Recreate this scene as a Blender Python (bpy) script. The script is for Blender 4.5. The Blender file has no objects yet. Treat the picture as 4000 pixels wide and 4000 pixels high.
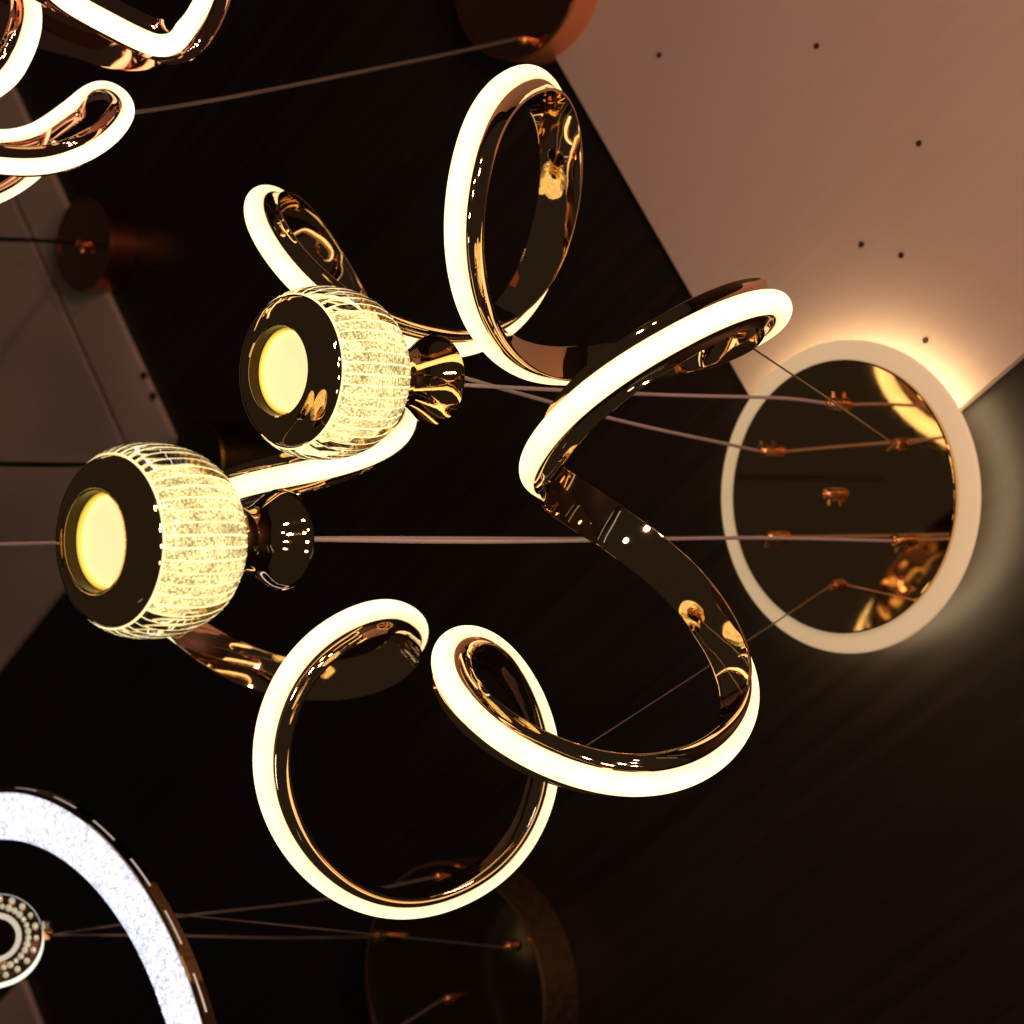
import bpy, bmesh, math, random
from mathutils import Vector, Matrix
import numpy as np
random.seed(7); np.random.seed(7)
scene = bpy.context.scene
COL = scene.collection

# ------------------------------------------------------------------ camera
EL = math.radians(46.0)                 # the camera looks up at the showroom ceiling, turned on its side
FPX = 8700.0                            # focal length in pixels of the 4000 px photograph
CAMZ = 1.5
FW = Vector((0, math.cos(EL), math.sin(EL)))
UP = Vector((0, -math.sin(EL), math.cos(EL)))
RT = Vector((1, 0, 0))
CAM = Vector((0, 0, CAMZ))
cd = bpy.data.cameras.new('camera'); cam = bpy.data.objects.new('camera', cd); COL.objects.link(cam)
m = Matrix((UP, -RT, -FW)).transposed().to_4x4(); m.translation = CAM
cam.matrix_world = m
cd.sensor_width = 36; cd.lens = FPX / 4000 * 36; cd.clip_start = .05; cd.clip_end = 100
cd.dof.use_dof = True; cd.dof.focus_distance = 2.30; cd.dof.aperture_fstop = 6.3
scene.camera = cam

# ------------------------------------------------------------------ world, lamps, exposure
w = bpy.data.worlds.new('World'); scene.world = w; w.use_nodes = True
w.node_tree.nodes['Background'].inputs['Color'].default_value = (1.0, .76, .60, 1)      # the dim showroom all around
w.node_tree.nodes['Background'].inputs['Strength'].default_value = .022
scene.view_settings.view_transform = 'Standard'; scene.view_settings.look = 'None'
scene.view_settings.exposure = 0; scene.view_settings.gamma = 1
scene.render.engine = 'CYCLES'
scene.cycles.use_denoising = True; scene.cycles.max_bounces = 10; scene.cycles.transmission_bounces = 8
scene.cycles.sample_clamp_indirect = 6; scene.cycles.caustics_refractive = False; scene.cycles.caustics_reflective = False
def lamp(name, loc, power, color, size):
    l = bpy.data.lights.new(name, 'POINT'); l.energy = power; l.color = color; l.shadow_soft_size = size
    o = bpy.data.objects.new(name, l); COL.objects.link(o); o.location = loc; return o
for q in ((-1.1, .35, 2.15), (-.45, -.35, 2.25), (-1.7, -.3, 2.3), (.25, -.6, 2.35), (-.9, -1.0, 2.4)):   # unseen fill lamps, added to brighten the ceiling boards
    lamp('fill_lamp', q, 35, (1.0, .53, .39), .09)
lamp('fill_lamp', (1.2, -.8, 2.3), 5, (.95, .97, 1.0), .12)  # one more unseen lamp added, weak and cool

def tube_lamp(loc, axis, target, length, power):      # dim fluorescent tubes further down the showroom
    l = bpy.data.lights.new('tube_lamp', 'AREA'); l.shape = 'RECTANGLE'; l.size = length; l.size_y = .06; l.energy = power; l.color = (.92, 1.0, .93)
    o = bpy.data.objects.new('tube_lamp', l); COL.objects.link(o)
    zz = (Vector(loc) - Vector(target)).normalized(); xx = Vector(axis); xx = (xx - zz * xx.dot(zz)).normalized(); yy = zz.cross(xx)
    mm = Matrix((xx, yy, zz)).transposed().to_4x4(); mm.translation = Vector(loc); o.matrix_world = mm
tube_lamp((1.46, -1.02, 3.45), (-.83, -.42, .36), (.01, 1.6, 3.3), 1.3, .16)
tube_lamp((1.47, -.72, 3.86), (-.85, -.39, .30), (.01, 1.6, 3.3), 1.1, .07)
tube_lamp((1.9, 1.45, 1.75), (-.08, .85, -.53), (-.41, 1.75, 3.4), .40, .04)

# ------------------------------------------------------------------ helpers
def spot(px, py, d):                    # the place seen at (px, py) of the photograph, d metres along the view axis
    return CAM + d * (FW + (px - 2000) / FPX * UP + (py - 2000) / FPX * RT)
def level(px, py, h):                   # the place seen at (px, py) on the horizontal plane h above the camera
    v = FW + (px - 2000) / FPX * UP + (py - 2000) / FPX * RT
    return CAM + v * (h / v.z)
def upright(px, py, Y):                 # the place seen at (px, py) on the vertical plane y = Y
    v = FW + (px - 2000) / FPX * UP + (py - 2000) / FPX * RT
    return CAM + v * (Y / v.y)
def tag(o, label, cat, group=None):
    o['label'] = label; o['category'] = cat
    if group: o['group'] = group
    return o
def thing(name, label, cat, loc=(0, 0, 0), group=None):
    o = bpy.data.objects.new(name, None); COL.objects.link(o); o.location = loc; o.empty_display_size = .02
    return tag(o, label, cat, group)
def obj(name, me, mat, parent=None, world=True):
    o = bpy.data.objects.new(name, me); COL.objects.link(o)
    if mat is not None:
        me.materials.clear(); me.materials.append(mat)
    if parent is not None:
        o.parent = parent
        if world:                       # mesh given in world coordinates
            q = Vector((0, 0, 0)); a = parent
            while a is not None: q += Vector(a.location); a = a.parent
            o.location = -q
    return o
def mesh(name, verts, faces, smooth=True, sharp=35, uv=None):
    me = bpy.data.meshes.new(name); me.from_pydata([tuple(v) for v in verts], [], faces); me.update()
    if uv is not None:
        l = me.uv_layers.new(name='UVMap')
        idx = np.zeros(len(me.loops), dtype=np.int32); me.loops.foreach_get('vertex_index', idx)
        l.data.foreach_set('uv', np.asarray(uv, dtype=np.float32)[idx].ravel())
    if smooth:
        me.polygons.foreach_set('use_smooth', [True] * len(me.polygons))
        if sharp: me.set_sharp_from_angle(angle=math.radians(sharp))
    return me
def recalc(me):
    b = bmesh.new(); b.from_mesh(me); bmesh.ops.recalc_face_normals(b, faces=b.faces); b.to_mesh(me); b.free(); return me
def lathe(name, prof, n=96, c=(0, 0, 0), flute=None, sharp=35, closed=False):
    vs = []; fs = []; uv = []
    L = [0]
    for k in range(1, len(prof)): L.append(L[-1] + math.dist(prof[k], prof[k - 1]))
    for k, (r, z) in enumerate(prof):
        for i in range(n):
            a = 2 * math.pi * i / n
            rr = r * (flute(a, k) if flute else 1)
            vs.append((c[0] + rr * math.cos(a), c[1] + rr * math.sin(a), c[2] + z)); uv.append((i / n, L[k] / L[-1]))
    K = len(prof)
    for k in range(K if closed else K - 1):
        k2 = (k + 1) % K
        for i in range(n):
            j = (i + 1) % n
            fs.append((k * n + i, k * n + j, k2 * n + j, k2 * n + i))
    return recalc(mesh(name, vs, fs, True, sharp, uv))
def catmull(pts, n, closed=False):
    P = np.array([tuple(p) for p in pts], float); m = len(P); out = []
    segs = m if closed else m - 1
    for i in range(segs):
        if closed: a, b, c, d = P[i - 1], P[i], P[(i + 1) % m], P[(i + 2) % m]
        else: a, b, c, d = P[max(i - 1, 0)], P[i], P[i + 1], P[min(i + 2, m - 1)]
        for k in range(n):
            t = k / n
            out.append(.5 * (2 * b + (c - a) * t + (2 * a - 5 * b + 4 * c - d) * t * t + (3 * b - a - 3 * c + d) * t ** 3))
    if not closed: out.append(P[-1])
    return np.array(out)
def frames(P, closed):
    if closed: T = np.roll(P, -1, 0) - np.roll(P, 1, 0)
    else: T = np.gradient(P, axis=0)
    return T / np.linalg.norm(T, axis=1)[:, None]
def tube(name, pts, r, n=10, sub=6):
    P = catmull(pts, sub); T = frames(P, False)
    ref = np.array([.31, .9, .17]); vs = []; fs = []
    for p, t in zip(P, T):
        a = np.cross(t, ref); a /= np.linalg.norm(a); b = np.cross(t, a)
        for i in range(n):
            q = 2 * math.pi * i / n
            vs.append(p + r * (math.cos(q) * a + math.sin(q) * b))
    for k in range(len(P) - 1):
        for i in range(n):
            j = (i + 1) % n
            fs.append((k * n + i, k * n + j, (k + 1) * n + j, (k + 1) * n + i))
    fs.append(tuple(range(n))[::-1]); fs.append(tuple(range((len(P) - 1) * n, len(P) * n)))
    return mesh(name, vs, fs, True, 60)
def sweep(name, P, N, sec, closed, sharp=35, sec_closed=True, scale=1):
    """profile sec = [(b, n)] carried along P, n pointing along N"""
    T = frames(P, closed)
    N = N - (N * T).sum(1)[:, None] * T; N /= np.linalg.norm(N, axis=1)[:, None]
    B = np.cross(T, N)
    d = np.linalg.norm(np.roll(P, -1, 0) - P, axis=1); s = np.concatenate([[0], np.cumsum(d)[:-1]])
    m = len(sec); vs = []; uv = []; fs = []
    for k in range(len(P)):
        for j, (b, n) in enumerate(sec):
            vs.append(P[k] + scale * (b * B[k] + n * N[k])); uv.append((s[k], j / (m - 1)))
    K = len(P)
    for k in range(K if closed else K - 1):
        k2 = (k + 1) % K
        for j in range(m if sec_closed else m - 1):
            j2 = (j + 1) % m
            fs.append((k * m + j, k * m + j2, k2 * m + j2, k2 * m + j))
    if not closed:
        fs.append(tuple(range(m))); fs.append(tuple(range((K - 1) * m, K * m))[::-1])
    return recalc(mesh(name, vs, fs, True, sharp, uv))
def smooth_closed(A, sig):
    n = len(A); k = int(3 * sig); wts = np.exp(-.5 * (np.arange(-k, k + 1) / sig) ** 2); wts /= wts.sum()
    return sum(wgt * np.roll(A, s, 0) for wgt, s in zip(wts, range(-k, k + 1)))

# ------------------------------------------------------------------ materials
def new_mat(name):
    mt = bpy.data.materials.new(name); mt.use_nodes = True
    nt = mt.node_tree; return mt, nt, nt.nodes['Principled BSDF']
def nd(nt, typ, **kw):
    n = nt.nodes.new(typ)
    for k, v in kw.items():
        if k in n.inputs: n.inputs[k].default_value = v
        else: setattr(n, k, v)
    return n
def metal(name, col, rough=.04, wave=.15, scale=25):
    mt, nt, p = new_mat(name)
    p.inputs['Base Color'].default_value = (*col, 1); p.inputs['Metallic'].default_value = 1
    tc = nd(nt, 'ShaderNodeTexCoord')
    n1 = nd(nt, 'ShaderNodeTexNoise', Scale=scale, Detail=1.5); nt.links.new(tc.outputs['Object'], n1.inputs['Vector'])
    bp = nd(nt, 'ShaderNodeBump', Strength=wave, Distance=.004); nt.links.new(n1.outputs[0], bp.inputs['Height'])
    nt.links.new(bp.outputs[0], p.inputs['Normal'])
    n2 = nd(nt, 'ShaderNodeTexNoise', Scale=90, Detail=4); nt.links.new(tc.outputs['Object'], n2.inputs['Vector'])
    mr = nd(nt, 'ShaderNodeMapRange'); mr.inputs[1].default_value = .4; mr.inputs[2].default_value = .75
    mr.inputs[3].default_value = rough; mr.inputs[4].default_value = rough * 1.3 + .015
    nt.links.new(n2.outputs[0], mr.inputs[0]); nt.links.new(mr.outputs[0], p.inputs['Roughness'])
    return mt
def plain(name, col, rough=.5, **kw):
    mt, nt, p = new_mat(name)
    p.inputs['Base Color'].default_value = (*col, 1); p.inputs['Roughness'].default_value = rough
    for k, v in kw.items(): p.inputs[k].default_value = v
    tc = nd(nt, 'ShaderNodeTexCoord'); n = nd(nt, 'ShaderNodeTexNoise', Scale=140, Detail=3)
    nt.links.new(tc.outputs['Object'], n.inputs['Vector'])
    bp = nd(nt, 'ShaderNodeBump', Strength=.06, Distance=.002); nt.links.new(n.outputs[0], bp.inputs['Height'])
    nt.links.new(bp.outputs[0], p.inputs['Normal'])
    return mt
def led(name, col, lo, hi, pitch=.05):
    """milky diffuser over an LED strip: brightest along its crown, with faint spots where the diodes sit"""
    mt, nt, p = new_mat(name)
    p.inputs['Base Color'].default_value = (.85, .8, .7, 1); p.inputs['Roughness'].default_value = .35
    uv = nd(nt, 'ShaderNodeUVMap'); sp = nd(nt, 'ShaderNodeSeparateXYZ'); nt.links.new(uv.outputs[0], sp.inputs[0])
    def M(op, a, b=None, c=None):
        n = nd(nt, 'ShaderNodeMath', operation=op)
        for i, x in enumerate((a, b, c)):
            if x is None: continue
            if isinstance(x, (int, float)): n.inputs[i].default_value = x
            else: nt.links.new(x, n.inputs[i])
        return n.outputs[0]
    v = M('MULTIPLY', M('ABSOLUTE', M('SUBTRACT', sp.outputs[1], .5)), 2.0)
    prof = M('SUBTRACT', 1.0, M('POWER', v, 1.4))
    wv = M('COSINE', M('MULTIPLY', sp.outputs[0], 2 * math.pi / pitch))
    nz = nd(nt, 'ShaderNodeTexNoise', Scale=9.0, Detail=2); nt.links.new(uv.outputs[0], nz.inputs['Vector'])
    spots = M('ADD', M('MULTIPLY', wv, .05), M('MULTIPLY', M('SUBTRACT', nz.outputs[0], .5), .35))
    st = M('MULTIPLY', M('ADD', lo, M('MULTIPLY', prof, hi - lo)), M('ADD', 1.0, spots))
    p.inputs['Emission Color'].default_value = (*col, 1); nt.links.new(st, p.inputs['Emission Strength'])
    return mt
GOLD = metal('polished_gold', (.84, .56, .32), .03, .20, 19)
GOLDS = metal('smooth_gold', (.80, .53, .26), .025, .015, 14)
MIRROR = metal('gold_mirror_plate', (.80, .52, .25), .03, .01, 8)
ROSE = metal('rose_gold', (.78, .42, .30), .05, .08, 20)
COPPER = metal('copper_lacquer', (.78, .30, .13), .42, .02, 10)
COPPER_SHADE = metal('shaded_copper', (.50, .17, .07), .28, .02, 10)  # copper with shade put into its colour, for the dimly lit drum
COPPER.node_tree.nodes['Principled BSDF'].inputs['Metallic'].default_value = .55
BRASS = metal('brass_fitting', (.75, .38, .16), .18, .05, 60)
BRONZE = metal('dark_bronze', (.22, .14, .07), .45, .03, 10)
RIMB = metal('brass_rim', (.85, .50, .24), .40, .02, 10)
RIMB.node_tree.nodes['Principled BSDF'].inputs['Metallic'].default_value = .85
STEEL = metal('steel_wire', (.42, .34, .30), .3, .02, 60)
CORD = plain('cord_sheath', (.46, .38, .38), .35)
BCORD = plain('black_cord', (.012, .011, .01), .45)
LED = led('warm_diffuser', (1.0, .77, .38), .74, 2.2)
LED2 = led('warm_diffuser_rose', (1.0, .79, .44), .80, 2.3, .07)
ACRY = plain('frosted_acrylic', (.72, .60, .46), .45)
ACRY.node_tree.nodes['Principled BSDF'].inputs['Emission Color'].default_value = (1, .74, .40, 1)
ACRY.node_tree.nodes['Principled BSDF'].inputs['Emission Strength'].default_value = .37
HALO = plain('halo_led_tape', (.8, .75, .6), .5)
HALO.node_tree.nodes['Principled BSDF'].inputs['Emission Color'].default_value = (1, .74, .41, 1)
HALO.node_tree.nodes['Principled BSDF'].inputs['Emission Strength'].default_value = 9.5
SPIRAL = [(3056,1159,2.249,-1.970),(2857,1205,2.193,-1.903),(2650,1308,2.150,-1.823),(2443,1429,2.140,-1.753),(2277,1557,2.151,-1.700),(2157,1681,2.173,-1.651),(2095,1785,2.199,-1.611),(2101,1874,2.255,-1.542),(2174,1925,2.350,-1.432),(2319,2012,2.414,-1.332),(2505,2137,2.435,-1.256),(2692,2288,2.428,-1.178),(2820,2464,2.400,-1.106),(2894,2598,2.369,-1.051),(2919,2692,2.347,-1.018),(2882,2836,2.310,-0.962),(2764,2975,2.270,-0.894),(2588,3048,2.243,-0.833),(2402,3056,2.229,-0.770),(2195,3002,2.230,-0.705),(1988,2903,2.253,-0.624),(1832,2774,2.298,-0.543),(1743,2650,2.347,-0.475),(1723,2567,2.376,-0.437),(1749,2513,2.398,-0.408),(1832,2489,2.430,-0.367),(1942,2547,2.476,-0.304),(2050,2692,2.530,-0.215),(2116,2857,2.564,-0.134),(2137,2981,2.577,-0.080),(2112,3116,2.583,-0.028),(2060,3251,2.582,0.019),(1957,3385,2.576,0.066),(1801,3482,2.565,0.118),(1636,3536,2.550,0.169),(1522,3536,2.540,0.201),(1377,3495,2.525,0.244),(1222,3385,2.505,0.299),(1108,3230,2.488,0.355),(1048,3064,2.476,0.407),(1041,2899,2.470,0.453),(1081,2733,2.471,0.505),(1155,2594,2.478,0.550),(1273,2478,2.494,0.602),(1408,2412,2.518,0.652),(1522,2398,2.580,0.743),(1611,2443,2.693,0.878),(1631,2501,2.745,0.943),(1594,2567,2.760,0.967),(1449,2640,2.790,1.023),(1242,2667,2.809,1.091),(1035,2636,2.807,1.155),(828,2551,2.784,1.223),(683,2453,2.755,1.272),(569,2308,2.713,1.329),(549,2153,2.667,1.386),(663,2019,2.611,1.458),(890,1915,2.558,1.556),(1077,1863,2.546,1.618),(1242,1834,2.556,1.686),(1408,1785,2.588,1.754),(1522,1723,2.638,1.824),(1573,1652,2.696,1.896),(1573,1584,2.737,1.950),(1522,1491,2.770,2.002),(1460,1366,2.793,2.057),(1408,1222,2.800,2.111),(1325,1087,2.792,2.162),(1232,942,2.764,2.222),(1139,818,2.718,2.285),(1066,766,2.682,2.324),(1014,787,2.630,2.378),(1019,870,2.540,2.477),(1066,963,2.490,2.560),(1159,1087,2.474,2.611),(1284,1190,2.472,2.665),(1429,1280,2.485,2.722),(1573,1325,2.506,2.774),(1698,1346,2.528,2.816),(1801,1342,2.548,2.851),(1905,1308,2.567,2.888),(2008,1238,2.587,2.929),(2101,1108,2.604,2.980),(2164,932,2.611,3.038),(2199,745,2.601,3.098),(2203,580,2.578,3.151),(2184,435,2.545,3.199),(2137,342,2.516,3.236),(2060,311,2.460,3.297),(1946,373,2.360,3.408),(1863,497,2.308,3.496),(1814,683,2.292,3.561),(1793,890,2.297,3.623),(1814,1077,2.321,3.687),(1867,1242,2.358,3.752),(1957,1362,2.395,3.811),(2081,1445,2.427,3.866),(2236,1449,2.450,3.919),(2402,1429,2.462,3.974),(2567,1418,2.459,4.027),(2754,1377,2.434,4.094),(2919,1308,2.363,4.192),(3027,1232,2.275,4.286)]

# ------------------------------------------------------------------ ceiling
CH = 2.515                              # black ceiling above the camera
def board_mat(name, col, rough, grain, ang, spec=.5):
    mt, nt, p = new_mat(name)
    tc = nd(nt, 'ShaderNodeTexCoord'); mp = nd(nt, 'ShaderNodeMapping')
    mp.vector_type = 'TEXTURE'; mp.inputs['Rotation'].default_value = (0, 0, -ang); mp.inputs['Scale'].default_value = (.8, .022, 1)
    nt.links.new(tc.outputs['Object'], mp.inputs[0])
    n = nd(nt, 'ShaderNodeTexNoise', Scale=1.0, Detail=4, Distortion=.4); nt.links.new(mp.outputs[0], n.inputs['Vector'])
    n3 = nd(nt, 'ShaderNodeTexNoise', Scale=2.5, Detail=3); nt.links.new(tc.outputs['Object'], n3.inputs['Vector'])
    cr = nd(nt, 'ShaderNodeValToRGB'); e = cr.color_ramp.elements
    e[0].position = .3; e[1].position = .7
    e[0].color = (*[c * (1 - grain) for c in col], 1); e[1].color = (*col, 1)
    mx = nd(nt, 'ShaderNodeMath', operation='MULTIPLY_ADD'); mx.inputs[1].default_value = .35
    nt.links.new(n3.outputs[0], mx.inputs[0]); 
    ad = nd(nt, 'ShaderNodeMath', operation='MULTIPLY'); ad.inputs[1].default_value = .65
    nt.links.new(n.outputs[0], ad.inputs[0]); nt.links.new(ad.outputs[0], mx.inputs[2])
    nt.links.new(mx.outputs[0], cr.inputs[0]); nt.links.new(cr.outputs[0], p.inputs['Base Color'])
    p.inputs['Roughness'].default_value = rough; p.inputs['Specular IOR Level'].default_value = spec
    bp = nd(nt, 'ShaderNodeBump', Strength=.15, Distance=.001); nt.links.new(n.outputs[0], bp.inputs['Height']); nt.links.new(bp.outputs[0], p.inputs['Normal'])
    return mt
def slab(name, corners, z0, z1, mat, parent=None):
    n = len(corners)
    vs = [(c[0], c[1], z0) for c in corners] + [(c[0], c[1], z1) for c in corners]
    fs = [tuple(range(n)), tuple(range(2 * n - 1, n - 1, -1))] + [(i, i + n, (i + 1) % n + n, (i + 1) % n) for i in range(n)]
    return obj(name, recalc(mesh(name, vs, fs, False)), mat, parent)
c1 = level(3240, 2050, CH); a1 = level(2200, 240, CH)
e1 = (a1 - c1); e1.z = 0; e1.normalize()
e2 = Vector((-e1.y, e1.x, 0))
if e2.dot(level(4000, 1290, CH) - c1) < 0: e2 = -e2
GA = math.atan2(e2.y, e2.x)
BLACK = board_mat('black_stained_boards', (.022, .0145, .011), .42, .65, -GA, .35)
PALE = board_mat('pale_pink_board', (.62, .50, .42), .6, .07, -GA, .3)
ceil = slab('ceiling', [(-6, -3), (6, -3), (6, 9), (-6, 9)], CAMZ + CH, CAMZ + CH + .08, BLACK); ceil['kind'] = 'structure'
PZ = CAMZ + CH - .014
def panel(corner, u, v, lu, lv):
    c = corner
    return slab('panel', [c, c + u * lu, c + u * lu + v * lv, c + v * lv], PZ, CAMZ + CH - .001, PALE, ceil)
p1 = panel(c1, e1, e2, 1.9, 1.4)
SCREW = plain('dark_screw_head', (.03, .02, .012), .5)
def screw(px, py, par, r=.0042):
    c = level(px, py, CH - .0145)
    o = obj('screw', lathe('screw', [(.0002, -.0016), (r * .5, -.0016), (r * .9, -.0016), (r, -.0006), (r, .003)], 14, c), SCREW, par)
for q in ((2575, 215), (3190, 180), (3590, 560), (3365, 955), (3520, 997), (3615, 1330)): screw(*q, p1)
c2 = level(712, 1745, CH); d1 = level(51, 321, CH) - c2; d1.z = 0; d1.normalize()
d2 = level(60, 2750, CH) - c2; d2.z = 0; d2.normalize(); d2 = (d2 - d1 * d2.dot(d1)).normalized()
p2 = panel(c2 + d2 * .13, d1, d2, 2.6, 1.6)
p3 = panel(c2, d1, d2, 2.6, .115)
for q in ((560, 1468), (596, 1548)): screw(*q, p3, .008)
c3 = level(103, 3823, CH); d3 = level(172, 4000, CH) - c3; d3.z = 0; d3.normalize(); d4 = Vector((-d3.y, d3.x, 0))
if d4.y < 0: d4 = -d4
panel(c3, d3, d4, 1.2, 1.2)

# ------------------------------------------------------------------ the toroidal spiral chandelier
def face(r, d, t): return r * UP + d * RT - t * FW
TURN = [(spot(2400, 1450, 2.14), .10, face(.15, .45, .3)), (spot(2850, 1215, 2.2), .09, face(-.2, .5, .4)),
        (spot(2190, 700, 2.6), .16, face(-.55, 0, -.6)),
        (spot(1240, 2667, 2.8), .15, face(0, -.4, -.5)), (spot(2505, 2137, 2.43), .13, face(0, 0, -.5)),
        (spot(2120, 2860, 2.57), .13, face(.75, .1, .35)), (spot(2060, 3260, 2.58), .12, face(.5, .35, .3))]
pts = [spot(x, y, d) for x, y, d, _ in SPIRAL]
CC = Vector((-.0283, 1.7717, 1.747 + CAMZ))
P = catmull(pts, 16, True); n0 = len(P)
# even spacing
d = np.linalg.norm(np.roll(P, -1, 0) - P, axis=1); s = np.concatenate([[0], np.cumsum(d)]); Ltot = s[-1]
NS = 1500
PP = np.vstack([P, P[:1]]); u = np.linspace(0, Ltot, NS, endpoint=False)
P = np.stack([np.interp(u, s, PP[:, i]) for i in range(3)], 1)
ph = np.array([q[3] for q in SPIRAL]); ph = np.concatenate([ph, [ph[0] + 2 * math.pi]])
phs = np.interp(np.arange(n0 + 1) / 16, np.arange(len(ph)), ph); ph = np.interp(u, s, phs)
P = smooth_closed(P, 9)
core = np.stack([CC.x + .3249 * np.cos(ph), CC.y + .2966 * np.sin(ph), CC.z + 0 * ph], 1); core = smooth_closed(core, 30)
Nn = smooth_closed(P - core, 20)
Nn /= np.linalg.norm(Nn, axis=1)[:, None]
fw = np.array(FW); away = Nn @ fw
Nn = Nn + fw[None] * (.3 * np.clip(away, 0, 1))[:, None]      # the far runs turn their backs to the coil axis more squarely
for c_, rad_, vec_ in TURN:             # the ribbon is hand-bent: local turns of its face
    wgt = np.exp(-((P - np.array(c_)) ** 2).sum(1) / rad_ ** 2)[:, None]; Nn = Nn + wgt * np.array(vec_)[None]
Nn = smooth_closed(Nn, 20)
W, LIP = .0245, .0028
def channel_sec(W=.0250, neck=.0116):
    L = [(-neck, .0065), (-neck - .0004, .002)]
    for k in range(1, 7):               # coved side
        t = k / 6 * math.pi / 2
        L.append((-(W - (W - neck - .0004) * math.cos(t) ** 1.0 * 1.0), .002 - .009 * math.sin(t) ** 1.4))
    L += [(-W - .0004, -.0085), (-W, -.0102), (-W + .0015, -.0106)]
    R = [(-b, n) for b, n in reversed(L)]
    return L + R
def dome_sec(a=.0128, neck=.0112, c=.0075, r=.0115):
    out = []
    t0 = -math.radians(28)
    for k in range(21):
        t = math.pi - t0 - k / 20 * (math.pi - 2 * t0)
        out.append((a * math.cos(t), c + r * math.sin(t)))
    return [(-neck, .003)] + out + [(neck, .003)]
chan = thing('spiral_chandelier', 'gold coiled spiral chandelier of glowing warm strip wound in a ring under the mirrored canopy', 'chandelier', (CC.x, CC.y, CC.z), 'chandeliers')
obj('metal_channel', sweep('metal_channel', P, Nn, channel_sec(), True, 40), GOLD, chan)
obj('light_strip', sweep('light_strip', P, Nn, dome_sec(), True, 60, False), LED, chan)

# ------------------------------------------------------------------ mirrored canopy with its halo
CANH = 2.440
cc = level(3280, 1940, CANH)
can = thing('ceiling_canopy', 'round gold mirror ceiling canopy with glowing frosted acrylic rim', 'canopy', cc, 'ceiling canopies')
obj('acrylic_disc', lathe('acrylic_disc', [(.150, .0075), (.2050, .0075), (.2080, .0085), (.2095, .0105), (.2095, .0140), (.2080, .0160), (.150, .0160)], 160, cc, None, 30, True), ACRY, can)
mp_ = obj('mirror_plate', lathe('mirror_plate', [(.0005 + .1795 * k / 16, .0003 * (1 - (k / 16) ** 2)) for k in range(17)] + [(.1812, .0003),  (.1825, .0012), (.1825, .0070), (.0005, .0070)], 160, (0, 0, 0), None, 6), MIRROR, can, False)
mp_.rotation_euler = (math.radians(.6), 0, 0)       # the plate hangs a little askew
mp_.location = (0, 0, -.0015)
obj('halo_light', lathe('halo_light', [(.160, .0170), (.196, .0170), (.196, .0195), (.160, .0195)], 120, cc, None, 30, True), HALO, can)
obj('mounting_box', lathe('mounting_box', [(.150, .0167), (.150, .0790), (.12, .0790)], 96, cc), BRONZE, can)
def grip(px, py, par, h=.030, r=.0085, ref=CANH, turn=0., mat=None):
    c = level(px, py, ref)
    prof = [(.0005, -h), (.0030, -h), (.0032, -h + .006), (r * .75, -h + .0065), (r, -h + .009), (r, -h + .012), (r * .82, -h + .013), (r * .82, -h + .0145), (r, -h + .0155),
            (r, -.010), (r * .82, -.009), (r * .82, -.0075), (r, -.0065), (r, .009)]
    g = obj('cable_grip', lathe('cable_grip', prof, 28, c), mat or BRASS, par)
    for k, zz in enumerate((-h + .018, -.013)):
        a = turn; q = c + Vector((math.cos(a) * r, math.sin(a) * r, zz))
        dd = Vector((math.cos(a), math.sin(a), 0))
        t = obj('thumb_screw', tube('thumb_screw', [q - dd * .002, q + dd * .002, q + dd * .007], .0028, 12, 2), BRASS, None)
        t.parent = g
    return c + Vector((0, 0, -h))
G = {}
for k, (px, py, tn) in {'a': (3275, 1578, math.pi), 'b': (3010, 1762, 2.6), 'c': (3258, 1930, 0.), 'd': (3032, 2098, .6), 'e': (3532, 2112, .3)}.items():
    G[k] = grip(px, py, can, .030, .0085, CANH - .0005, tn)
for k, (px, py) in {'f': (3275, 2285), 'g': (3520, 1735)}.items():
    G[k] = grip(px, py, can, .017, .0075, CANH - .0005, 1.)

# suspension wires of the spiral
def attach(px, py, far):
    q = np.array([[2000 + FPX * (Vector(p) - CAM).dot(UP) / (Vector(p) - CAM).dot(FW), 2000 + FPX * (Vector(p) - CAM).dot(RT) / (Vector(p) - CAM).dot(FW), (Vector(p) - CAM).dot(FW)] for p in P[::3]])
    e = np.hypot(q[:, 0] - px, q[:, 1] - py) + (q[:, 2] if not far else -q[:, 2]) * 150
    k = int(np.argmin(e)) * 3
    nn = Nn[k] / np.linalg.norm(Nn[k])
    return Vector(P[k]), Vector(nn), k
w1, n1, k1 = attach(2925, 1345, True)
w1 = w1 - n1 * .0115
cl = obj('wire_clamp', tube('wire_clamp', [w1 + n1 * .002, w1 - n1 * .004, w1 - n1 * .009], .0045, 14, 2), BRASS, chan)
obj('suspension_wire', tube('suspension_wire', [w1 - n1 * .008, w1.lerp(G['g'], .06) - n1 * .004, w1.lerp(G['g'], .5), G['g']], .0011, 8), STEEL, chan)
w2, n2, k2 = attach(2190, 2960, False)
w2 = w2 - n2 * .0115
obj('wire_clamp', tube('wire_clamp', [w2 + n2 * .002, w2 - n2 * .004, w2 - n2 * .009], .0045, 14, 2), BRASS, chan)
obj('suspension_wire', tube('suspension_wire', [w2 - n2 * .008, w2.lerp(G['f'], .5), G['f']], .0010, 8), STEEL, chan)

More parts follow.
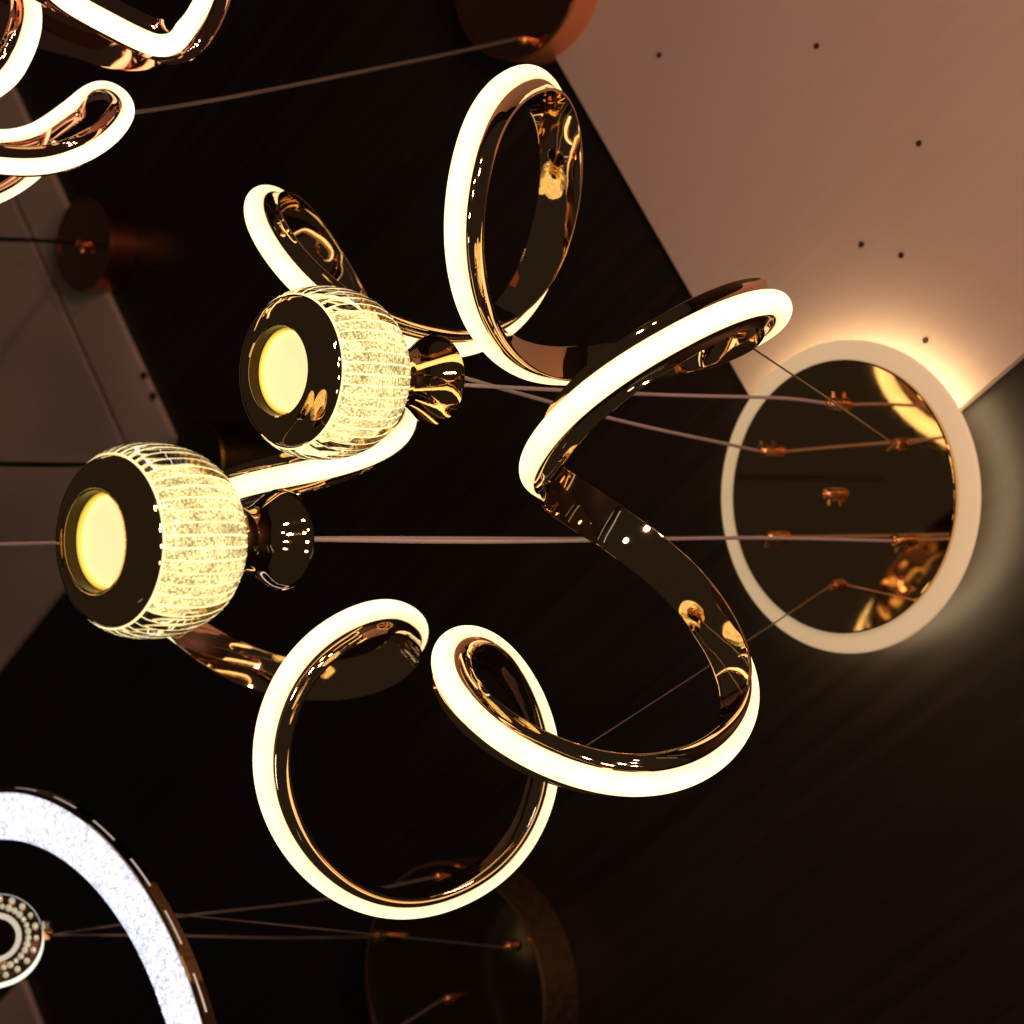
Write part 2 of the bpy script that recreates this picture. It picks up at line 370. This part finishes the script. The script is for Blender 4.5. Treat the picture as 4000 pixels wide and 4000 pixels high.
# ------------------------------------------------------------------ pendant lamps
def glass_mat():
    mt, nt, p = new_mat('clear_fluted_acrylic')
    p.inputs['Base Color'].default_value = (1, .97, .88, 1); p.inputs['Roughness'].default_value = .02
    p.inputs['Transmission Weight'].default_value = 1; p.inputs['IOR'].default_value = 1.45
    tc = nd(nt, 'ShaderNodeTexCoord'); n = nd(nt, 'ShaderNodeTexNoise', Scale=60, Detail=1); nt.links.new(tc.outputs['Object'], n.inputs['Vector'])
    bp = nd(nt, 'ShaderNodeBump', Strength=.015, Distance=.0015); nt.links.new(n.outputs[0], bp.inputs['Height']); nt.links.new(bp.outputs[0], p.inputs['Normal'])
    return mt
def bubble_mat():
    mt, nt, p = new_mat('lit_bubble_acrylic')
    p.inputs['Base Color'].default_value = (.5, .45, .3, 1); p.inputs['Roughness'].default_value = .25
    tc = nd(nt, 'ShaderNodeTexCoord')
    v = nd(nt, 'ShaderNodeTexVoronoi', Scale=560.0); nt.links.new(tc.outputs['Object'], v.inputs['Vector'])
    v2 = nd(nt, 'ShaderNodeTexNoise', Scale=60.0, Detail=3); nt.links.new(tc.outputs['Object'], v2.inputs['Vector'])
    mr = nd(nt, 'ShaderNodeMapRange'); mr.inputs[1].default_value = .15; mr.inputs[2].default_value = .75; mr.inputs[3].default_value = 2.2; mr.inputs[4].default_value = .62
    nt.links.new(v.outputs['Distance'], mr.inputs[0])
    m2 = nd(nt, 'ShaderNodeMapRange'); m2.inputs[1].default_value = .35; m2.inputs[2].default_value = .65; m2.inputs[3].default_value = .55; m2.inputs[4].default_value = 1.15
    nt.links.new(v2.outputs[0], m2.inputs[0])
    mu = nd(nt, 'ShaderNodeMath', operation='MULTIPLY'); nt.links.new(mr.outputs[0], mu.inputs[0]); nt.links.new(m2.outputs[0], mu.inputs[1])
    p.inputs['Emission Color'].default_value = (1, .79, .33, 1); nt.links.new(mu.outputs[0], p.inputs['Emission Strength'])
    return mt
GLASS = glass_mat(); BUB = bubble_mat()
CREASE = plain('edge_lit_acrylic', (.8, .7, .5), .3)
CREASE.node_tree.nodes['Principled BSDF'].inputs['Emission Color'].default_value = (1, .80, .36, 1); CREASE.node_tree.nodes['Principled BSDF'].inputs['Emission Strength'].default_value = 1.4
SHADEGOLD = metal('shaded_gold_recess', (.05, .03, .010), .2, .02, 20)  # same gold, darkened in colour to stand for the dark room it mirrors
DISC = plain('lit_frosted_disc', (.8, .7, .4), .5)
DISC.node_tree.nodes['Principled BSDF'].inputs['Emission Color'].default_value = (1, .85, .40, 1); DISC.node_tree.nodes['Principled BSDF'].inputs['Emission Strength'].default_value = 1.02
WELL = plain('lit_yellow_well', (.8, .6, .2), .4)
WELL.node_tree.nodes['Principled BSDF'].inputs['Emission Color'].default_value = (1, .66, .08, 1); WELL.node_tree.nodes['Principled BSDF'].inputs['Emission Strength'].default_value = .75
GP = [(.0788, -.050), (.0835, -.043), (.0872, -.033), (.0894, -.020), (.0900, -.006), (.0892, .008), (.0868, .021), (.0825, .034), (.0765, .045), (.068, .054), (.057, .0605), (.046, .065), (.036, .068)]
def pendant(label, loc):
    t = thing('pendant_lamp', label, 'pendant lamp', loc, 'pendant lamps hanging from the mirrored canopy')
    K = len(GP)
    def fl(a, k): return 1 + .0014 * (abs(math.cos(24 * a)) - .6)
    sh = obj('glass_shade', lathe('glass_shade', GP, 480, (0, 0, 0), fl, 50), GLASS, t, False)
    cp = [(.0400, -.0485), (.0430, -.040), (.0445, -.027), (.0450, -.010), (.0445, .006), (.0420, .022), (.038, .036), (.032, .047), (.026, .054)]
    obj('light_core', lathe('light_core', cp, 144), BUB, sh, False)
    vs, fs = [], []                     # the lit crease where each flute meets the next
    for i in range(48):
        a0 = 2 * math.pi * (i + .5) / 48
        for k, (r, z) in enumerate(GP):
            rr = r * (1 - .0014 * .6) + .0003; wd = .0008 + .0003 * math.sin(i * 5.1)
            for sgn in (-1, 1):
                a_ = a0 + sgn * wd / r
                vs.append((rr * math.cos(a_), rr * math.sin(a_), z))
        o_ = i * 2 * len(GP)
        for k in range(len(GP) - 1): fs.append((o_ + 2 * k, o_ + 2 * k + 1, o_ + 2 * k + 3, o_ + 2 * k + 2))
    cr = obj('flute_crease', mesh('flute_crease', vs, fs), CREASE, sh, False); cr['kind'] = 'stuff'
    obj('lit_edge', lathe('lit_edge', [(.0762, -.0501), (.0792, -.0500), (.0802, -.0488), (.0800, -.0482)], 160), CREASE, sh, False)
    ring = [(.0462, -.0600), (.0462, -.0650), (.0463, -.0672), (.0475, -.0682), (.0500, -.0680), (.056, -.0668), (.0625, -.0645), (.0690, -.0612), (.0745, -.0570), (.0780, -.0520), (.0786, -.0500), (.0600, -.0503), (.0470, -.0503)]
    bs = obj('mirror_base', lathe('mirror_base', ring, 160, (0, 0, 0), None, 30, True), GOLDS, t, False)
    obj('recess_wall', lathe('recess_wall', [(.0445, -.0530), (.0450, -.0560), (.0458, -.0665)], 128), SHADEGOLD, t, False)
    obj('light_disc', lathe('light_disc', [(.0004, -.0518), (.0405, -.0518), (.0412, -.0514)], 96), DISC, t, False)
    obj('light_well', lathe('light_well', [(.0412, -.0514), (.0414, -.0530), (.0420, -.0552), (.0440, -.0556), (.0445, -.0535), (.0412, -.0510)], 96, (0, 0, 0), None, 30), WELL, t, False)
    nk = [(.037, .0660), (.0345, .0715), (.0322, .078), (.0310, .086), (.0306, .094), (.0312, .0955), (.0312, .0985), (.0298, .100)]
    obj('neck', lathe('neck', nk, 96), GOLDS, t, False)
    cu = [(.0298, .100), (.0297, .106), (.0308, .1130), (.0330, .1200), (.0362, .1270), (.0402, .1340), (.0442, .1405), (.0475, .1462), (.0490, .1500), (.0492, .1512), (.0484, .1520), (.046, .1525), (.010, .1545), (.0004, .1545)]
    obj('flared_cap', lathe('flared_cap', cu, 112), GOLDS, t, False)
    return t
def cord(t, a, pts, r=.0023, mat=None):
    return obj('cord', tube('cord', pts, r, 10, 8), mat or CORD, t)
LA = upright(604, 2112, 1.66); lampA = pendant('lower warm pendant lamp with fluted glass globe, its cord hanging straight from the canopy', LA)
LB = upright(1280, 1459, 1.74); lampB = pendant('upper warm pendant lamp with fluted glass globe, two cords running to the canopy', LB)
topA = LA + Vector((0, 0, .1545)); topB = LB + Vector((0, 0, .1545))
cord(lampA, 0, [topA, topA.lerp(G['e'], .3) + Vector((.002, 0, 0)), topA.lerp(G['e'], .7) + Vector((-.003, 0, 0)), G['e']])
cord(lampB, 0, [topB + Vector((.004, 0, 0)), topB.lerp(G['a'], .5) + Vector((.002, 0, 0)), topB.lerp(G['a'], .85) + Vector((-.003, 0, 0)), G['a']])
cord(lampB, 0, [topB + Vector((-.012, .004, 0)), topB.lerp(G['b'], .5), topB.lerp(G['b'], .9), G['b']])
LC = upright(-800, 2112, 1.875); LC.x = G['d'].x - .002
lampC = thing('pendant_lamp', 'lowest pendant lamp, hanging on the cord that passes behind the lower globe', 'pendant lamp', LC, 'pendant lamps hanging from the mirrored canopy')
for ch in list(lampA.children):
    if ch.name.startswith('cord'): continue
    c_ = ch.copy(); COL.objects.link(c_); c_.parent = lampC
    for g_ in ch.children:
        h_ = g_.copy(); COL.objects.link(h_); h_.parent = c_
topC = LC + Vector((0, 0, .1545))
cord(lampC, 0, [topC, topC.lerp(G['d'], .35) + Vector((-.004, 0, 0)), topC.lerp(G['d'], .75) + Vector((0, 0, 0)), G['d']])

# ------------------------------------------------------------------ other canopies on the ceiling
def canopy(px, py, R, h, matside, matface, label, rim=None):
    H = CH - h - .001
    c = level(px, py, H)
    t = thing('ceiling_canopy', label, 'canopy', c, 'ceiling canopies')
    obj('side_wall', lathe('side_wall', [(R - .002, .0005), (R, .003), (R, h), (R - .01, h)], 120, c), matside, t)
    obj('face_plate', lathe('face_plate', [(.0005, 0), (R - .006, 0), (R - .0042, .0010), (R - .0042, .003)], 120, c), matface, t)
    if rim: obj('rim', lathe('rim', [(R - .004, -.0008), (R - .0015, -.0014), (R + .0010, -.0002), (R + .001, .0018), (R - .004, .0022)], 140, c, None, 30, True), rim, t)
    return t, H
COPF = metal('copper_mirror_face', (.42, .18, .10), .05, .01, 8)
BRONF = metal('bronze_mirror_face', (.14, .085, .04), .16, .01, 8)
tcp, Hc = canopy(2020, -120, .136, .062, COPPER, COPF, 'copper drum canopy at the corner of the large pale ceiling board', COPPER_SHADE)
gt = grip(2085, 165, tcp, .036, .009, Hc - .0006, -1.2)
tlc, Hl = canopy(325, 955, .087, .060, COPPER_SHADE, COPF, 'small copper drum canopy on the thin pale board, black cord running to it', COPPER_SHADE)
gl = grip(345, 955, tlc, .030, .009, Hl - .0006, 0.)
obj('cord', tube('cord', [spot(-260, 928, 3.0), spot(120, 938, 3.7), gl], .0036, 10), BCORD, tlc)
OLIVE = metal('olive_bronze', (.20, .13, .035), .3, .02, 10)
tdc, Hd = canopy(770, 1800, .072, .070, OLIVE, BRONF, 'dark olive drum canopy behind the fluted globes', None)
gd = grip(760, 1815, tdc, .02, .008, Hd - .0006, 0.)
obj('cord', tube('cord', [spot(-300, 1805, 2.7), spot(200, 1815, 3.3), gd], .0038, 10), BCORD, tdc)
tbc, Hb = canopy(1765, 3870, .200, .075, BRONZE, BRONF, 'large dark bronze canopy with thin gold rim above the crystal ring', BRASS)
GB = [grip(px, py, tbc, .028, .0085, Hb - .0006, tn) for px, py, tn in ((1735, 3420, -.8), (1500, 3650, .5), (1775, 3895, 1.2), (2010, 3690, 1.))]

# ------------------------------------------------------------------ rose-gold ribbon chandelier
def ribbon(path, par, scale, led_mat, met_mat, nsub=22):
    """path = [(px, py, depth, (nx, ny, nz))], the way the diffuser faces given as picture right, down, towards the viewer"""
    pp = catmull([spot(*q[:3]) for q in path], nsub)
    nn = catmull([Vector(q[3][0] * UP + q[3][1] * RT - q[3][2] * FW) for q in path], nsub)
    def soft(A, m=12):
        Q = np.pad(A, ((m, m), (0, 0)), 'edge'); kk = np.hanning(2 * m + 1); kk /= kk.sum()
        return np.stack([np.convolve(Q[:, i], kk, 'valid') for i in range(3)], 1)
    pp, nn = soft(pp), soft(nn, 18)
    obj('metal_channel', sweep('metal_channel', pp, nn, channel_sec(), False, 40, True, scale), met_mat, par)
    obj('light_strip', sweep('light_strip', pp, nn, dome_sec(), False, 60, True, scale), led_mat, par)
rib = thing('ribbon_chandelier', 'rose gold twisted ribbon chandelier with overexposed warm strips, hung from the copper canopy', 'chandelier', spot(100, 300, 2.6), 'chandeliers')
Z = 2.55
ribbon([(-500, 440, Z + .1, (.1, .8, .6)), (-180, 400, Z + .05, (.2, .8, .6)), (0, 305, Z, (.6, .6, .5)), (62, 220, Z, (.8, .35, .45)), (96, 130, Z, (.9, .15, .4)), (100, 40, Z + .03, (.9, -.1, .35)), (80, -70, Z + .1, (.5, -.8, .2)), (90, -150, Z + .1, (.2, -.8, .5)),
        (160, -95, Z - .05, (.1, -.1, .9)), (280, 0, Z - .06, (-.3, .35, .9)), (445, 90, Z - .065, (-.35, .4, .85)), (549, 142, Z - .065, (-.3, .45, .85)), (622, 168, Z - .06, (-.25, .45, .85)), (690, 160, Z - .05, (-.35, .25, .88)), (752, 115, Z - .035, (-.5, .05, .85)),
        (805, 40, Z - .02, (-.6, -.15, .75)), (842, -50, Z, (-.7, -.25, .65)), (865, -150, Z + .02, (-.8, -.3, .5)), (870, -300, Z + .1, (-.9, 0, .3))], rib, .98, LED2, ROSE)
ribbon([(-400, 20, Z + .15, (-.1, -.8, -.5)), (-150, 5, Z + .15, (-.1, -.8, -.4)), (0, 42, Z + .14, (.1, -.75, -.45)), (180, 84, Z + .12, (.2, -.6, -.75)), (330, 120, Z + .1, (.2, -.5, -.85)), (450, 158, Z + .08, (.15, -.5, -.85)), (560, 160, Z + .06, (0, -.4, -.9)), (600, 130, Z + .06, (-.2, -.3, -.9))],
       rib, 1.25, LED2, ROSE)
ribbon([(-500, 590, Z - .1, (0, .6, .8)), (-200, 610, Z - .1, (0, .6, .8)), (0, 637, Z - .1, (0, .6, .8)), (129, 642, Z - .1, (.05, .6, .8)), (233, 626, Z - .1, (.25, .6, .75)), (340, 584, Z - .09, (.45, .5, .7)), (425, 522, Z - .06, (.65, .4, .6)),
        (474, 455, Z - .02, (.9, .1, .45)), (472, 408, Z + .03, (.8, -.4, .1)), (440, 375, Z + .08, (.5, -.8, -.3)), (395, 362, Z + .13, (.05, -.9, .3)), (345, 380, Z + .16, (-.3, -.6, .7)), (285, 426, Z + .17, (-.35, -.5, .8)), (205, 486, Z + .15, (-.3, -.5, .8)), (130, 528, Z + .12, (-.1, -.5, .85)), (45, 550, Z + .08, (0, -.55, .8)), (-50, 550, Z + .04, (0, -.6, .8)), (-250, 520, Z, (0, -.6, .8))],
       rib, .74, LED2, ROSE)
ribbon([(-400, 830, Z, (0, .6, -.6)), (-150, 785, Z, (.1, .7, -.6)), (-20, 742, Z + .02, (.3, .75, -.55)), (70, 692, Z + .04, (.45, .6, -.65)), (140, 632, Z + .08, (.5, .5, -.7)), (180, 560, Z + .14, (.6, .2, -.7))], rib, .86, LED2, ROSE)
obj('cord', tube('cord', [spot(470, 448, Z + .04), spot(900, 380, Z + .22), spot(1550, 252, Z + .5), spot(1800, 200, Z + .66), gt], .0028, 10, 8), plain('dim_cord', (.13, .10, .08), .4), rib)

# ------------------------------------------------------------------ white crystal ring chandelier
RC = Vector((.80, 2.528, CAMZ + 1.68)); RR = .425
ringt = thing('ring_chandelier', 'large crystal ring chandelier shining cool white with gold outer band', 'chandelier', RC, 'chandeliers')
def crystal_mat():
    mt, nt, p = new_mat('lit_crystal_chips')
    p.inputs['Base Color'].default_value = (.8, .82, .9, 1); p.inputs['Roughness'].default_value = .15
    tc = nd(nt, 'ShaderNodeTexCoord'); v = nd(nt, 'ShaderNodeTexVoronoi', Scale=290.0); v.inputs['Randomness'].default_value = 1
    nz = nd(nt, 'ShaderNodeTexNoise', Scale=60.0, Detail=2); nt.links.new(tc.outputs['Object'], nz.inputs['Vector'])
    ad = nd(nt, 'ShaderNodeVectorMath', operation='MULTIPLY_ADD'); ad.inputs[1].default_value = (.02, .02, .02)
    nt.links.new(nz.outputs[1], ad.inputs[0]); nt.links.new(tc.outputs['Object'], ad.inputs[2]); nt.links.new(ad.outputs[0], v.inputs['Vector'])
    sp = nd(nt, 'ShaderNodeSeparateColor'); nt.links.new(v.outputs['Color'], sp.inputs[0])
    mr = nd(nt, 'ShaderNodeMapRange'); mr.inputs[3].default_value = .50; mr.inputs[4].default_value = 1.25; nt.links.new(sp.outputs[0], mr.inputs[0])
    p.inputs['Emission Color'].default_value = (.80, .84, 1, 1); nt.links.new(mr.outputs[0], p.inputs['Emission Strength'])
    return mt
CRY = crystal_mat()
RINGG = metal('dark_gold_band', (.26, .16, .07), .06, .03, 14)
GLINTM = plain('glowing_glint', (.7, .68, .65), .4)  # reflected glints on the outer band, added as dim glowing strips
GLINTM.node_tree.nodes['Principled BSDF'].inputs['Emission Color'].default_value = (1, .93, .88, 1); GLINTM.node_tree.nodes['Principled BSDF'].inputs['Emission Strength'].default_value = .26
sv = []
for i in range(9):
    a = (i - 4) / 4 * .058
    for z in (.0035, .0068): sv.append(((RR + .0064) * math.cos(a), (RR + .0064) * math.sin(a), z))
glint_me = mesh('glint_dash', sv, [(2 * i, 2 * i + 2, 2 * i + 3, 2 * i + 1) for i in range(8)]); glint_me.materials.append(GLINTM)
na, nb = 1100, 16; vs = []; fs = []
for i in range(na):
    a = 2 * math.pi * i / na
    for j in range(nb):
        t = j / (nb - 1)
        r = RR - .062 * (1 - t); z = -.006 * (1 - t) - .010 * math.sin(math.pi * t)
        k = 0 if j in (0, nb - 1) else 1
        r += k * random.uniform(-.0016, .0016); z += k * random.uniform(-.0022, .0022)
        aa = a + k * random.uniform(-.0022, .0022)
        vs.append((r * math.cos(aa), r * math.sin(aa), z))
for i in range(na):
    i2 = (i + 1) % na
    for j in range(nb - 1): fs.append((i * nb + j, i2 * nb + j, i2 * nb + j + 1, i * nb + j + 1))
crm = mesh('crystal_band', vs, fs, False); cro = obj('crystal_band', crm, CRY, ringt, False); cro['kind'] = 'stuff'
obj('gold_band', lathe('gold_band', [(RR - .060, -.004), (RR - .060, .018), (RR + .004, .018), (RR + .006, .016), (RR + .006, -.001), (RR + .004, -.003), (RR + .0005, -.002)], 240, (0, 0, 0), None, 40), RINGG, ringt, False)
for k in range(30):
    so = obj('glint_dash', glint_me, None, ringt, False); so.rotation_euler = (0, 0, k * 2 * math.pi / 30)
def ringp(deg, dz=.022): return RC + Vector((RR * math.cos(math.radians(deg)), RR * math.sin(math.radians(deg)), dz))
WIRE = plain('pale_wire', (.20, .17, .15), .4)

# small bead lamp inside the ring
bc = spot(175, 3635, 2.95)
bead = thing('bead_lamp', 'small oblong gold lamp edged with crystal beads inside the white ring', 'lamp', bc, 'chandeliers')
ax = (-.94 * UP + .34 * RT).normalized(); nrm = (-FW * .85 - RT * .42 + UP * .1).normalized(); ax = (ax - nrm * ax.dot(nrm)).normalized(); sd = nrm.cross(ax).normalized()
if sd.dot(RT) < 0: sd = -sd
m0 = spot(160, 3615, 2.97); R0 = .060; LEN = .26
def stad(R, off=0, n=28):
    out = []
    c0 = m0 + ax * R0
    for k in range(n + 1):
        t = -math.pi / 2 + math.pi * k / n
        out.append(c0 - ax * (R * math.cos(t)) + sd * (R * math.sin(t)) + nrm * off)
    c1_ = c0 + ax * LEN
    for k in range(n + 1):
        t = math.pi / 2 + math.pi * k / n
        out.append(c1_ - ax * (R * math.cos(t)) + sd * (R * math.sin(t)) + nrm * off)
    return out
def bandring(name, Ra, Rb, oa, ob, mat, par):
    A = stad(Ra, oa); B = stad(Rb, ob); n = len(A)
    return obj(name, mesh(name, A + B, [(i, (i + 1) % n, (i + 1) % n + n, i + n) for i in range(n)], True, 40), mat, par)
WHITE = plain('lit_white_edge', (.8, .8, .7), .4)
WHITE.node_tree.nodes['Principled BSDF'].inputs['Emission Color'].default_value = (.95, 1, .82, 1); WHITE.node_tree.nodes['Principled BSDF'].inputs['Emission Strength'].default_value = 1.1
DULL = plain('frosted_white_edge', (.75, .75, .66), .4)
DULL.node_tree.nodes['Principled BSDF'].inputs['Emission Color'].default_value = (.95, 1, .8, 1); DULL.node_tree.nodes['Principled BSDF'].inputs['Emission Strength'].default_value = .38
bandring('gold_face', R0, R0 - .026, .0, .003, ROSE, bead)
bandring('outer_edge', R0 + .0005, R0 + .0005, .0, -.024, WHITE, bead)
bandring('inner_edge', R0 - .0265, R0 - .034, .0035, .002, DULL, bead)
bandring('inner_wall', R0 - .034, R0 - .036, .002, -.022, GOLDS, bead)
sph = bmesh.new(); bmesh.ops.create_icosphere(sph, subdivisions=2, radius=.0038); bm_ = bpy.data.meshes.new('bead'); sph.to_mesh(bm_); sph.free()
bm_.polygons.foreach_set('use_smooth', [True] * len(bm_.polygons)); bm_.materials.append(WHITE)
BEAD = plain('lit_bead', (.95, .9, .7), .05, Metallic=.6)
BEAD.node_tree.nodes['Principled BSDF'].inputs['Emission Color'].default_value = (.95, 1, .72, 1); BEAD.node_tree.nodes['Principled BSDF'].inputs['Emission Strength'].default_value = .30
bm_.materials.clear(); bm_.materials.append(BEAD)
for rr, stp in ((R0 - .007, .0165), (R0 - .0175, .0088)):
    ring_pts = stad(rr, .004, 400); dd = 0; last = None
    cum = 0; nextd = 0
    for a_, b_ in zip(ring_pts, ring_pts[1:]):
        if cum >= nextd:
            o = bpy.data.objects.new('bead', bm_); COL.objects.link(o); o.parent = bead; o.location = a_ - bc; nextd += stp; sc_ = random.uniform(.85, 1.2); o.scale = (sc_, sc_, sc_)
        cum += (b_ - a_).length
gk = obj('cable_grip', tube('cable_grip', [spot(168, 3640, 2.985), spot(186, 3645, 2.985), spot(205, 3650, 2.985)], .010, 16, 2), BRASS, bead)
kn = obj('thumb_screw', tube('thumb_screw', [spot(184, 3625, 2.98), spot(183, 3606, 2.98), spot(183, 3598, 2.98)], .0062, 14, 2), STEEL, None); kn.parent = gk; kn.location = -bc + Vector((0,0,0)); kn.location = Vector((0, 0, 0))
s0 = spot(204, 3652, 2.985)
obj('cord', tube('cord', [s0, spot(700, 3580, 3.15), spot(1250, 3515, 3.32), GB[0]], .0018, 8, 8), WIRE, bead)
obj('cord', tube('cord', [s0, spot(700, 3656, 3.12), spot(1100, 3664, 3.27), GB[1]], .0020, 8, 8), WIRE, bead)
obj('suspension_wire', tube('suspension_wire', [ringp(-135, .017), ringp(-135, .017).lerp(GB[3], .5), GB[3]], .0010, 8), WIRE, ringt)
obj('cord', tube('cord', [ringp(-102, .017), ringp(-102, .017).lerp(GB[2], .6) + Vector((.012, 0, 0)), GB[2]], .0022, 8, 8), WIRE, ringt)
